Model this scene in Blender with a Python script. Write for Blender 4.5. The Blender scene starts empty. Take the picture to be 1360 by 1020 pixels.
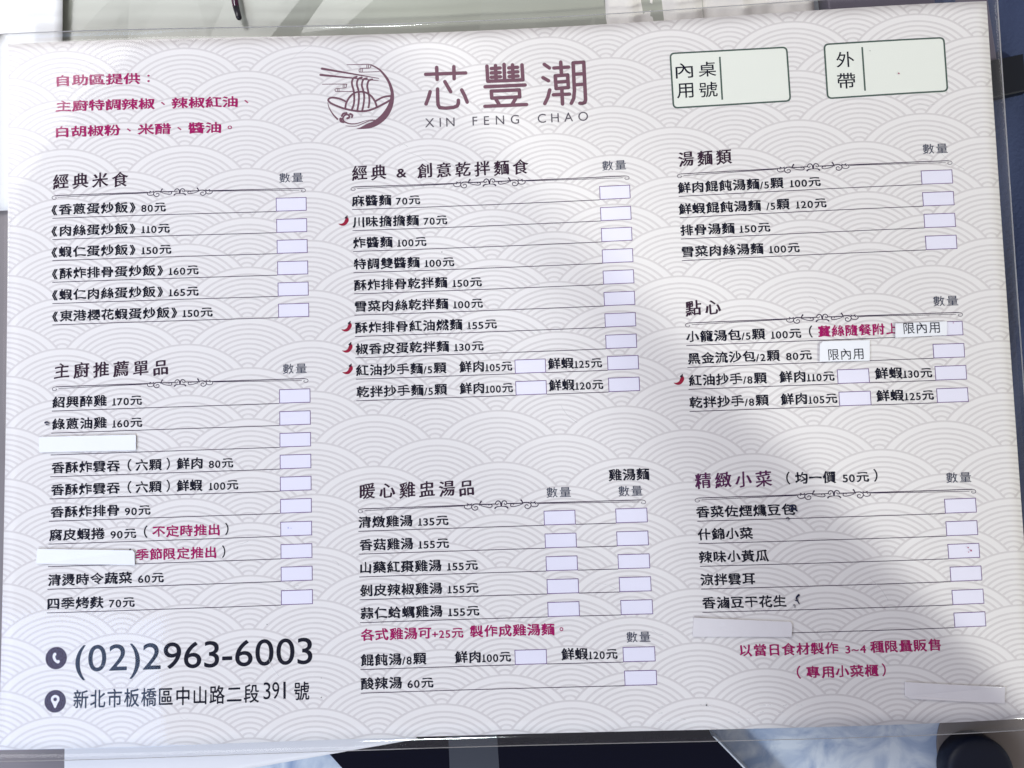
import bpy, math, random
from mathutils import Vector, Matrix
from mathutils.geometry import tessellate_polygon, delaunay_2d_cdt
import numpy as np
random.seed(7)
SC = bpy.context.scene
COL = SC.collection
MM = 0.001

# ------------------------------------------------------------------ camera
CAM_ROT = [[0.9991, 0.03554, 0.023158], [-0.0335, 0.995967, -0.083231], [-0.026023, 0.082381, 0.996261]]
CAM_POS = [7.698, -23.651, 227.841]
cam_data = bpy.data.cameras.new('camera')
cam = bpy.data.objects.new('camera', cam_data)
COL.objects.link(cam)
cam_data.sensor_width = 36.0
cam_data.lens = 1021.0 / 1360.0 * 36.0
cam_data.clip_start = 0.005
cam_data.clip_end = 50.0
m4 = Matrix(CAM_ROT).to_4x4()
m4.translation = Vector(CAM_POS) * MM
cam.matrix_world = m4
cam_data.dof.use_dof = True
cam_data.dof.focus_distance = 0.229
cam_data.dof.aperture_fstop = 20.0
SC.camera = cam

# ------------------------------------------------------------------ light
world = bpy.data.worlds.new('World')
SC.world = world
world.use_nodes = True
bg = world.node_tree.nodes['Background']
bg.inputs['Color'].default_value = (0.955, 0.91, 0.925, 1)
bg.inputs['Strength'].default_value = 0.39

def area(name, loc, target, size, power, color, size_y=None, spread=180, roll=0):
    d = bpy.data.lights.new(name, 'AREA')
    d.energy = power; d.color = color
    d.shape = 'RECTANGLE'; d.size = size; d.size_y = size_y or size
    d.spread = math.radians(spread)
    o = bpy.data.objects.new(name, d); COL.objects.link(o)
    v = Vector(target) * MM - Vector(loc) * MM
    o.rotation_euler = (v.to_track_quat('-Z', 'Y').to_matrix() @ Matrix.Rotation(math.radians(roll), 3, 'Z')).to_euler()
    o.location = Vector(loc) * MM
    return o
BEAM_A = ((139.51, -95.89), (69.46, -13.75))
BEAM_B = ((75.12, -102.13), (60.95, -68.73))
def beam(name, a, b, side, depth, length, power, color, direction, dist, spread):
    """an added, nearly parallel lamp without a real source, whose light ends along the line a-b on the menu (mm)"""
    a = Vector(a+(0,)); b = Vector(b+(0,)); d = Vector(direction).normalized()
    l = (b-a).normalized(); inward = Vector((-l.y, l.x, 0))*side
    X = (l-d*l.dot(d)).normalized(); Y = d.cross(X)*-1
    h = inward-d*inward.dot(d); k = h.dot(Y)
    if k < 0: X = -X; Y = -Y; k = -k
    D = depth*k
    mid = (a+b)/2-d*dist+Y*D/2
    ld = bpy.data.lights.new(name, 'AREA'); ld.shape = 'RECTANGLE'; ld.size = length*MM; ld.size_y = D*MM
    ld.energy = power; ld.color = color; ld.spread = math.radians(spread)
    o = bpy.data.objects.new(name, ld); COL.objects.link(o)
    Z = -d
    o.matrix_world = Matrix(((X.x, Y.x, Z.x, mid.x*MM), (X.y, Y.y, Z.y, mid.y*MM), (X.z, Y.z, Z.z, mid.z*MM), (0, 0, 0, 1)))
    return o
g = area('window_light', (-490, 462, 500), (-490, 462, 0), .60, 4.5, (1.0, 1.0, 1.0), .40)
g.rotation_euler = (0, 0, math.radians(34.7))
area('side_key_light', (-1100, 350, 650), (0, 0, 0), .7, 1.5, (1.0, 0.97, 0.94))  # added key lamp from the side, kept out of the film's reflection
b_ = area('blue_window_light', (-520, -330, 500), (-520, -330, 0), .42, 2.2, (0.42, 0.60, 1.0), .34)
beam('added_beam_light', BEAM_A[0], BEAM_A[1], -1, 300, 560, 0.31, (0.97, 1.0, 0.92), (-.62, .50, -.60), 200, 5)  # added lamps; the unlit wedge between them makes the shadow band
beam('added_beam_light', BEAM_B[0], BEAM_B[1], 1, 330, 620, 0.25, (.92, .98, 1.0), (.10, .75, -.62), 260, 9)
def pool(loc, target, half_angle, power, color):
    """added soft spot that fills the dim gap between the two beams"""
    d = bpy.data.lights.new('gap_fill_light', 'SPOT'); d.energy = power; d.color = color
    d.spot_size = math.radians(half_angle*2); d.spot_blend = 1.0; d.shadow_soft_size = .01
    o = bpy.data.objects.new('gap_fill_light', d); COL.objects.link(o)
    v = Vector(target)*MM-Vector(loc)*MM
    o.rotation_euler = v.to_track_quat('-Z', 'Y').to_euler(); o.location = Vector(loc)*MM
pool((-430, 480, 400), (37, 9, 0), 4.8, 6.8, (.97, 1.0, .96))
SC.view_settings.view_transform = 'Standard'
SC.view_settings.look = 'None'
SC.view_settings.exposure = 0.0
SC.view_settings.gamma = 1.0

# ------------------------------------------------------------------ materials
def lin(r, g, b):
    f = lambda c: c / 12.92 if c <= 0.04045 else ((c + 0.055) / 1.055) ** 2.4
    return (f(r / 255), f(g / 255), f(b / 255), 1)

def mat(name, color, rough=0.6, spec=0.3, metallic=0.0, noise=0.0, noise_scale=300.0, bump=0.0, bump_scale=300.0):
    m = bpy.data.materials.new(name); m.use_nodes = True
    nt = m.node_tree; b = nt.nodes['Principled BSDF']
    b.inputs['Base Color'].default_value = color
    b.inputs['Roughness'].default_value = rough
    b.inputs['Specular IOR Level'].default_value = spec
    b.inputs['Metallic'].default_value = metallic
    if noise or bump:
        tc = nt.nodes.new('ShaderNodeTexCoord')
    if noise:
        n = nt.nodes.new('ShaderNodeTexNoise'); n.inputs['Scale'].default_value = noise_scale
        n.inputs['Detail'].default_value = 4
        nt.links.new(tc.outputs['Object'], n.inputs['Vector'])
        mx = nt.nodes.new('ShaderNodeMix'); mx.data_type = 'RGBA'
        mx.inputs[6].default_value = tuple(c * (1 - noise) for c in color[:3]) + (1,)
        mx.inputs[7].default_value = tuple(min(1, c * (1 + noise)) for c in color[:3]) + (1,)
        nt.links.new(n.outputs['Fac'], mx.inputs[0])
        nt.links.new(mx.outputs[2], b.inputs['Base Color'])
    if bump:
        n2 = nt.nodes.new('ShaderNodeTexNoise'); n2.inputs['Scale'].default_value = bump_scale
        n2.inputs['Detail'].default_value = 3
        nt.links.new(tc.outputs['Object'], n2.inputs['Vector'])
        bp = nt.nodes.new('ShaderNodeBump'); bp.inputs['Strength'].default_value = bump
        bp.inputs['Distance'].default_value = 0.001
        nt.links.new(n2.outputs['Fac'], bp.inputs['Height'])
        nt.links.new(bp.outputs['Normal'], b.inputs['Normal'])
    return m

INK = mat('ink_black', lin(15, 17, 36), 0.55, 0.04, noise=.25, noise_scale=900)
HEAD = mat('ink_plum', lin(52, 30, 50), 0.55, 0.04, noise=.25, noise_scale=900)
PURPLE = mat('ink_violet', lin(84, 32, 78), 0.55, 0.04, noise=.2, noise_scale=900)
RED = mat('ink_crimson', lin(160, 18, 96), 0.55, 0.04, noise=.15, noise_scale=900)
GREYINK = mat('ink_slate', lin(58, 64, 84), 0.55, 0.04)
BRAND_INK = mat('ink_brown', lin(116, 82, 96), 0.55, 0.04, noise=.12, noise_scale=900)
LATIN_INK = mat('ink_grey', lin(84, 78, 88), 0.55, 0.04)
RULE = mat('ink_rule', lin(52, 36, 64), 0.55, 0.04)
BORDER = mat('ink_border', lin(104, 72, 130), 0.55, 0.04)
BOXFILL = mat('print_lavender', lin(233, 231, 247), 0.6, noise=.02, noise_scale=60)
GREENFRAME = mat('ink_green_grey', lin(78, 94, 88), 0.55, 0.04)
GREENFILL = mat('print_pale_green', lin(231, 234, 227), 0.6)
CHILI = mat('ink_chili', lin(150, 24, 56), 0.55, 0.04, noise=.3, noise_scale=900)
ICON = mat('ink_dark_plum', lin(58, 36, 56), 0.55, 0.04)
WHITEPRINT = mat('print_white', lin(232, 230, 240), 0.6)
BLUEINK = mat('ink_blue', lin(60, 80, 190), 0.5)
STRIP = mat('white_tape', lin(238, 240, 246), 0.35, 0.4, noise=.02, noise_scale=120, bump=.15, bump_scale=220)
TAPE = mat('pale_tape', lin(226, 223, 228), 0.22, 0.5, noise=.03, noise_scale=150, bump=.3, bump_scale=160)
TAG = mat('white_label', lin(238, 240, 246), 0.4, 0.4)
SMUDGE = mat('ink_smudge', lin(46, 48, 70), 0.6, 0.04, noise=.4, noise_scale=1500)

class N:
    """small builder for math node chains"""
    def __init__(s, nt): s.nt = nt
    def m(s, op, a, b=None, c=None, clamp=False):
        n = s.nt.nodes.new('ShaderNodeMath'); n.operation = op; n.use_clamp = clamp
        for i, v in enumerate((a, b, c)):
            if v is None: continue
            if isinstance(v, (int, float)): n.inputs[i].default_value = v
            else: s.nt.links.new(v, n.inputs[i])
        return n.outputs[0]
    def step(s, v, e0, e1):
        n = s.nt.nodes.new('ShaderNodeMapRange'); n.interpolation_type = 'SMOOTHSTEP'
        s.nt.links.new(v, n.inputs[0])
        n.inputs[1].default_value = e0; n.inputs[2].default_value = e1
        return n.outputs[0]
    def mix(s, f, a, b):
        n = s.nt.nodes.new('ShaderNodeMix')
        s.nt.links.new(f, n.inputs[0])
        for k, v in ((2, a), (3, b)):
            if isinstance(v, (int, float)): n.inputs[k].default_value = v
            else: s.nt.links.new(v, n.inputs[k])
        return n.outputs[0]

def seigaiha():
    """paper printed with overlapping wave scales, drawn in the sheet's own millimetres"""
    m = bpy.data.materials.new('printed_paper'); m.use_nodes = True
    nt = m.node_tree; b = nt.nodes['Principled BSDF']
    b.inputs['Roughness'].default_value = 0.6; b.inputs['Specular IOR Level'].default_value = 0.2
    k = N(nt)
    tc = nt.nodes.new('ShaderNodeTexCoord')
    sp = nt.nodes.new('ShaderNodeSeparateXYZ'); nt.links.new(tc.outputs['Object'], sp.inputs[0])
    cx, cy, W, H = WAVE
    u = k.m('DIVIDE', k.m('SUBTRACT', sp.outputs[0], cx * MM), W * MM)
    v = k.m('ADD', k.m('DIVIDE', k.m('SUBTRACT', cy * MM, sp.outputs[1]), H * MM), 40.0)
    B = 2.06
    k0 = k.m('FLOOR', v)
    ds = []
    for j in range(4):
        row = k.m('SUBTRACT', k0, float(j))
        par = k.m('MULTIPLY', k.m('MODULO', row, 2.0), 0.5)
        f = k.m('SUBTRACT', k.m('FRACT', k.m('ADD', k.m('SUBTRACT', u, par), 100.5)), 0.5)
        du = k.m('DIVIDE', f, 0.545)
        dv = k.m('DIVIDE', k.m('SUBTRACT', k.m('SUBTRACT', v, row), B), B)
        ds.append(k.m('SQRT', k.m('ADD', k.m('MULTIPLY', du, du), k.m('MULTIPLY', dv, dv))))
    d = k.mix(k.m('LESS_THAN', ds[2], 1.0), ds[3], ds[2])
    d = k.mix(k.m('LESS_THAN', ds[1], 1.0), d, ds[1])
    d = k.mix(k.m('LESS_THAN', ds[0], 1.0), d, ds[0])
    t = k.m('ABSOLUTE', k.m('SUBTRACT', k.m('FRACT', k.m('ADD', k.m('DIVIDE', k.m('SUBTRACT', 0.85, d), 0.093), 10.5)), 0.5))
    ring = k.m('SUBTRACT', 1.0, k.step(t, 0.13, 0.27))
    ring = k.m('MULTIPLY', ring, k.m('LESS_THAN', d, 0.89))
    ring = k.m('MULTIPLY', ring, 0.85)
    edge = k.step(d, 0.957, 0.978)
    line = k.m('MAXIMUM', ring, edge)
    n = nt.nodes.new('ShaderNodeTexNoise'); n.inputs['Scale'].default_value = 700; n.inputs['Detail'].default_value = 3
    nt.links.new(tc.outputs['Object'], n.inputs['Vector'])
    line = k.m('MULTIPLY', line, k.m('ADD', k.m('MULTIPLY', n.outputs['Fac'], 0.5), 0.72), clamp=True)
    mx = nt.nodes.new('ShaderNodeMix'); mx.data_type = 'RGBA'
    nt.links.new(line, mx.inputs[0])
    mx.inputs[6].default_value = PAPER_COL
    mx.inputs[7].default_value = LINE_COL
    nt.links.new(mx.outputs[2], b.inputs['Base Color'])
    return m
PAPER_COL = lin(233, 230, 230)
LINE_COL = lin(210, 205, 206)

def film_material(name, veil=0.004, veil_col=(0.8, 0.82, 0.86, 1), rough=0.07, bump=0.25):
    """clear laminating film: lets light straight through, mirrors a little, faintly milky"""
    m = bpy.data.materials.new(name); m.use_nodes = True
    nt = m.node_tree
    for n in list(nt.nodes): nt.nodes.remove(n)
    out = nt.nodes.new('ShaderNodeOutputMaterial')
    tr = nt.nodes.new('ShaderNodeBsdfTransparent')
    df = nt.nodes.new('ShaderNodeBsdfDiffuse'); df.inputs[0].default_value = veil_col
    gl = nt.nodes.new('ShaderNodeBsdfGlossy'); gl.inputs['Roughness'].default_value = rough
    ge = nt.nodes.new('ShaderNodeNewGeometry'); vd = nt.nodes.new('ShaderNodeVectorMath'); vd.operation = 'DOT_PRODUCT'
    nt.links.new(ge.outputs['Incoming'], vd.inputs[0]); nt.links.new(ge.outputs['Normal'], vd.inputs[1])
    k = N(nt)   # Schlick reflectance, the same from either side of the film
    fz = k.m('POWER', k.m('SUBTRACT', 1.0, k.m('ABSOLUTE', vd.outputs['Value'])), 5.0)
    refl = k.m('ADD', k.m('MULTIPLY', fz, 0.9), 0.028)
    a = nt.nodes.new('ShaderNodeMixShader'); a.inputs[0].default_value = veil
    nt.links.new(tr.outputs[0], a.inputs[1]); nt.links.new(df.outputs[0], a.inputs[2])
    c = nt.nodes.new('ShaderNodeMixShader')
    nt.links.new(refl, c.inputs[0]); nt.links.new(a.outputs[0], c.inputs[1]); nt.links.new(gl.outputs[0], c.inputs[2])
    tc = nt.nodes.new('ShaderNodeTexCoord')
    n = nt.nodes.new('ShaderNodeTexNoise'); n.inputs['Scale'].default_value = 26; n.inputs['Detail'].default_value = 2
    nt.links.new(tc.outputs['Object'], n.inputs['Vector'])
    bp = nt.nodes.new('ShaderNodeBump'); bp.inputs['Strength'].default_value = bump; bp.inputs['Distance'].default_value = 0.0012
    nt.links.new(n.outputs['Fac'], bp.inputs['Height'])
    nt.links.new(bp.outputs['Normal'], gl.inputs['Normal'])
    nt.links.new(c.outputs[0], out.inputs[0])
    return m

# ------------------------------------------------------------------ sheet shape and mesh helpers
CHILI_POS = [(-46.97, 46.66), (-46.62, 14.31), (-46.5, 7.93), (-46.53, 1.44), (51.65, -5.24)]
NOTES = [{'y': 91.16, 'segs': [('自助區提供：', -133.49, -105.06)]}, {'y': 83.19, 'segs': [('主廚特調辣椒、辣椒紅油、', -133.74, -75.26)]}, {'y': 75.23, 'segs': [('白胡椒粉、米醋、醬油。', -133.75, -80.3)]}]
SOUP_NOTE = {'y': -77.65, 'segs': [('各式雞湯可+25元', -43.9, -14.06), ('製作成雞湯麵。', -12.25, 14.84)]}
SIDE_NOTE = [{'y': -84.92, 'segs': [('以當日食材製作', 64.81, 92.73), ('3~4', 94.68, 100.56), ('種限量販售', 101.74, 121.87)]}, {'y': -91.44, 'segs': [('（', 80.57, 81.74), ('專用小菜櫃', 83.3, 103.62), ('）', 104.64, 105.74)]}]
SOUP_QTY = (32.89, 39.71, -80.39)
CHICKEN = {'y': -34.05, 'segs': [('雞湯麵', 29.77, 41.69)]}
PHONE = {'y': -83.67, 'segs': [('(02)2963-6003', -126.38, -57.9)]}
PHONE_ICON = (-132.05, -79.71)
ADDRESS = {'y': -93.96, 'segs': [('新北市板橋區中山路二段', -126.76, -73.32), ('391', -72.03, -64.97), ('號', -63.24, -58.85)]}
ADDRESS_ICON = (-132.08, -91.8)
TABLE_BOX = {'q': [(53.75, 94.72), (88.98, 94.32), (89.14, 77.2), (53.93, 77.13)],
 'div': [(68.77, 92.43), (68.82, 79.04)],
 'chars': [('內', 55.34, 86.48, 60.55, 91.2), ('桌', 62.22, 86.54, 67.48, 91.17), ('用', 55.38, 80.23, 60.37, 84.88), ('號', 62.1, 80.09, 67.56, 84.85)]}
TAKE_BOX = {'q': [(99.58, 94.46), (135.28, 94.53), (135.34, 77.72), (99.63, 77.27)], 'div': [(110.89, 92.69), (110.94, 79.26)], 'chars': [('外', 103.06, 86.79, 108.36, 91.58), ('帶', 103.0, 80.21, 108.29, 85.0)]}
LATIN = [('XIN', -21.52, -12.46, 75.03), ('FENG', -6.96, 7.27, 75.04), ('CHAO', 12.98, 28.31, 74.95)]
BRAND = [[(-20.92, 91.75), (-8.6, 91.73)], [(-17.48, 93.82), (-17.42, 89.99)], [(-12.19, 93.85), (-12.19, 90.02)], [(-15.08, 89.21), (-13.37, 85.96)], [(-19.71, 86.2), (-20.21, 84.49), (-21.05, 82.38)],
 [(-17.39, 86.98), (-17.43, 83.52), (-17.36, 81.96), (-16.88, 81.08), (-15.2, 80.84), (-12.67, 80.97), (-11.54, 81.39), (-11.12, 82.23), (-11.1, 83.16)], [(-9.99, 86.4), (-9.09, 84.46), (-8.42, 82.47)],
 [(-2.01, 93.59), (-1.89, 88.78), (8.89, 88.74), (8.77, 93.5)], [(3.28, 93.93), (3.28, 88.89)], [(0.63, 93.65), (0.7, 89.01)], [(-0.69, 92.78), (2.01, 92.83)], [(-0.74, 91.39), (1.96, 91.38)],
 [(-0.78, 90.0), (2.03, 90.05)], [(5.86, 93.64), (5.92, 88.88)], [(4.7, 92.71), (7.35, 92.81)], [(4.66, 91.32), (7.41, 91.36)], [(4.72, 89.98), (7.42, 90.03)], [(-2.78, 87.08), (9.5, 87.09)],
 [(-0.92, 85.61), (7.66, 85.62), (7.75, 83.43), (-0.82, 83.41), (-0.92, 85.61)], [(0.45, 82.95), (1.35, 81.3)], [(6.45, 82.97), (5.44, 81.29)], [(-3.03, 80.92), (9.73, 80.91)], [(15.61, 93.32), (17.13, 92.09)],
 [(15.06, 89.13), (16.7, 88.06)], [(16.99, 85.16), (16.34, 82.89), (15.32, 80.92)], [(18.53, 92.01), (23.01, 92.06)], [(20.67, 93.75), (20.74, 89.87)],
 [(18.83, 89.51), (22.63, 89.6), (22.7, 85.61), (18.95, 85.46), (18.83, 89.51)], [(18.92, 87.48), (22.66, 87.57)], [(18.04, 83.55), (22.95, 83.52)], [(20.68, 85.37), (20.72, 80.53)],
 [(23.4, 80.62), (24.18, 82.08), (24.5, 84.48), (24.45, 93.31), (27.69, 93.36), (27.77, 81.42), (27.51, 80.63), (26.73, 80.39), (26.01, 80.49)], [(24.48, 89.67), (27.66, 89.72)], [(24.46, 86.32), (27.69, 86.43)]]
MARK = [([(-52.7, 94.55), (-35.33, 90.95)], 0.74, 0.22), ([(-53.19, 92.59), (-35.52, 90.22)], 0.69, 0.2),
 ([(-45.04, 95.58), (-38.04, 95.43), (-37.76, 95.11), (-37.82, 94.66), (-38.19, 94.3), (-40.48, 94.29), (-41.12, 94.15), (-41.36, 93.71), (-41.22, 93.29), (-40.76, 93.09), (-35.15, 93.11)], 0.22, 0.22),
 ([(-38.93, 95.38), (-38.95, 94.38)], 0.22, 0.22), ([(-38.42, 95.36), (-38.44, 94.36)], 0.22, 0.22), ([(-40.79, 94.14), (-40.81, 93.17)], 0.22, 0.22), ([(-40.28, 94.13), (-40.3, 93.16)], 0.22, 0.22),
 ([(-52.66, 89.61), (-45.8, 89.47), (-45.35, 89.2), (-45.31, 88.75), (-45.7, 88.26), (-48.11, 88.15), (-48.7, 87.98), (-48.86, 87.62), (-48.64, 87.3), (-48.13, 87.18), (-43.43, 87.07)], 0.22, 0.22),
 ([(-46.31, 89.38), (-46.33, 88.28)], 0.22, 0.22), ([(-45.8, 89.37), (-45.82, 88.27)], 0.22, 0.22), ([(-48.12, 88.07), (-48.13, 87.23)], 0.22, 0.22), ([(-47.61, 88.06), (-47.62, 87.22)], 0.22, 0.22),
 ([(-51.11, 83.8), (-50.93, 82.75), (-50.52, 81.64), (-49.53, 79.97), (-48.29, 78.5)], 0.17, 0.54),
 ([(-45.78, 84.05), (-47.29, 84.82), (-49.31, 85.3), (-50.45, 85.17), (-50.97, 84.58), (-50.6, 83.92), (-49.6, 83.24), (-46.83, 81.98), (-44.31, 81.25), (-41.78, 80.79), (-39.24, 80.84), (-36.68, 81.6), (-34.11, 82.83),
   (-31.4, 84.26)],
  0.59, 0.64),
 ([(-36.32, 83.89), (-34.83, 84.71), (-33.29, 85.19), (-31.51, 85.26)], 0.59, 0.59),
 ([(-45.82, 81.95), (-45.41, 83.64), (-44.22, 85.57), (-42.68, 86.66), (-41.02, 86.92), (-39.37, 86.56), (-37.87, 85.51), (-36.71, 83.77), (-36.16, 81.92)], 0.59, 0.59),
 ([(-42.12, 91.68), (-43.22, 91.14), (-43.64, 89.62), (-43.17, 87.51), (-43.0, 85.67), (-43.13, 83.31), (-43.8, 81.37)], 0.59, 0.59),
 ([(-40.54, 91.43), (-41.7, 90.88), (-42.11, 89.32), (-41.69, 87.47), (-41.55, 85.63), (-41.73, 83.27), (-42.15, 81.06)], 0.59, 0.59),
 ([(-39.02, 91.12), (-40.13, 90.7), (-40.59, 89.01), (-40.24, 87.42), (-39.95, 85.58), (-40.15, 83.23), (-40.63, 81.01)], 0.59, 0.59),
 ([(-37.37, 90.7), (-38.48, 90.26), (-38.95, 88.7), (-38.72, 87.12), (-38.43, 85.27), (-38.42, 83.43), (-38.71, 81.87)], 0.59, 0.59),
 ([(-45.25, 78.67), (-44.66, 78.91), (-44.7, 79.49), (-45.3, 79.85), (-46.12, 79.56), (-46.59, 78.71), (-46.28, 77.78), (-45.15, 77.1), (-43.63, 76.85), (-42.11, 77.01), (-39.81, 77.67), (-37.39, 78.09)], 0.64, 0.1),
 ([(-45.47, 80.29), (-46.41, 80.19), (-46.93, 79.45)], 0.64, 0.59), ([(-47.25, 78.47), (-47.12, 77.78), (-46.41, 77.45)], 0.98, 0.59), ([(-44.33, 80.0), (-43.68, 79.62), (-43.85, 78.94)], 0.64, 0.54),
 ([(-45.8, 76.34), (-43.9, 76.07), (-42.12, 76.23), (-40.33, 76.95), (-38.8, 77.56), (-36.76, 77.84)], 0.15, 0.34)]
CRESCENT = [(-37.65, 95.5), (-35.89, 94.6), (-34.38, 93.42), (-32.4, 90.86), (-31.19, 87.93), (-30.79, 85.29), (-31.2, 82.16), (-32.67, 79.06), (-35.0, 76.79), (-37.83, 75.44), (-40.37, 75.18), (-42.52, 75.27), (-41.37, 75.68),
 (-39.58, 76.62), (-37.02, 77.69), (-34.69, 79.65), (-32.72, 82.47), (-31.89, 85.32), (-31.97, 87.17), (-32.8, 89.95), (-34.65, 92.83), (-36.02, 94.13), (-37.66, 95.16)]
STRIPS = [[(-137.94, -15.63), (-109.1, -15.93), (-109.08, -20.6), (-137.88, -20.23)], [(-137.96, -48.31), (-109.83, -49.63), (-109.24, -50.37), (-109.2, -53.84), (-138.25, -52.58)],
 [(52.3, -73.78), (79.63, -75.63), (80.04, -76.57), (79.6, -79.81), (51.71, -79.05)], [(110.78, -93.23), (139.41, -95.84), (138.9, -100.27), (137.6, -100.12), (111.78, -97.85), (110.51, -97.04)]]
TAGS = [{'q': [(115.09, 8.9), (130.02, 9.02), (129.74, 4.96), (114.82, 4.75)], 't': ('限內用', 117.29, 127.76, 5.72)},
 {'q': [(93.91, 4.49), (107.34, 4.3), (106.94, -1.72), (92.58, -1.5), (92.98, 3.63)], 't': ('限內用', 95.16, 105.22, -1.19)}]
SPECKS = [((121.02, 83.94), 0.55, 'red'), ((113.03, 91.31), 0.3, 'ink'), ((131.67, -56.4), 0.5, 'red'), ((132.48, -57.29), 0.5, 'red'), ((131.79, -57.69), 0.35, 'red'), ((-64.59, -44.71), 0.3, 'blue'),
 ((-63.71, -44.85), 0.2, 'blue'), ((54.59, -98.16), 0.5, 'ink'), ((65.49, 29.7), 0.25, 'ink'), ((-70.88, -72.12), 0.3, 'ink'), ((-55.38, -93.15), 0.35, 'ink'), ((-55.33, -87.7), 0.25, 'ink'),
 ((-17.41, 36.06), 0.35, 'ink'), ((-29.67, -12.93), 0.2, 'ink'), ((132.12, 8.52), 0.3, 'red')]
SMUDGES = [[([(81.54, -43.08), (82.25, -42.74), (83.06, -42.91), (83.12, -43.89), (82.07, -43.92)], 0.55, 0.3), ([(81.74, -44.06), (82.21, -43.43), (83.44, -44.37)], 0.55, 0.45), ([(80.86, -42.63), (81.39, -42.75)], 0.4, 0.2)],
 [([(80.19, -46.49), (80.75, -46.18), (81.15, -46.63), (80.69, -47.04)], 0.25, 0.15)], [([(82.47, -68.24), (81.79, -68.96), (81.95, -69.7), (82.43, -70.67)], 0.6, 0.3), ([(81.42, -69.69), (81.83, -69.91)], 0.3, 0.2)],
 [([(-136.36, -11.48), (-135.8, -11.28), (-135.11, -11.64)], 0.5, 0.3), ([(-136.01, -12.05), (-135.1, -12.19)], 0.3, 0.2)], [([(80.7, -71.05), (81.13, -70.95), (81.18, -71.8)], 0.22, 0.15)]]
BOX = (9.23, 4.19)
WAVE = (-2.46, -12.14, 36.9, 7.62)
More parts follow.
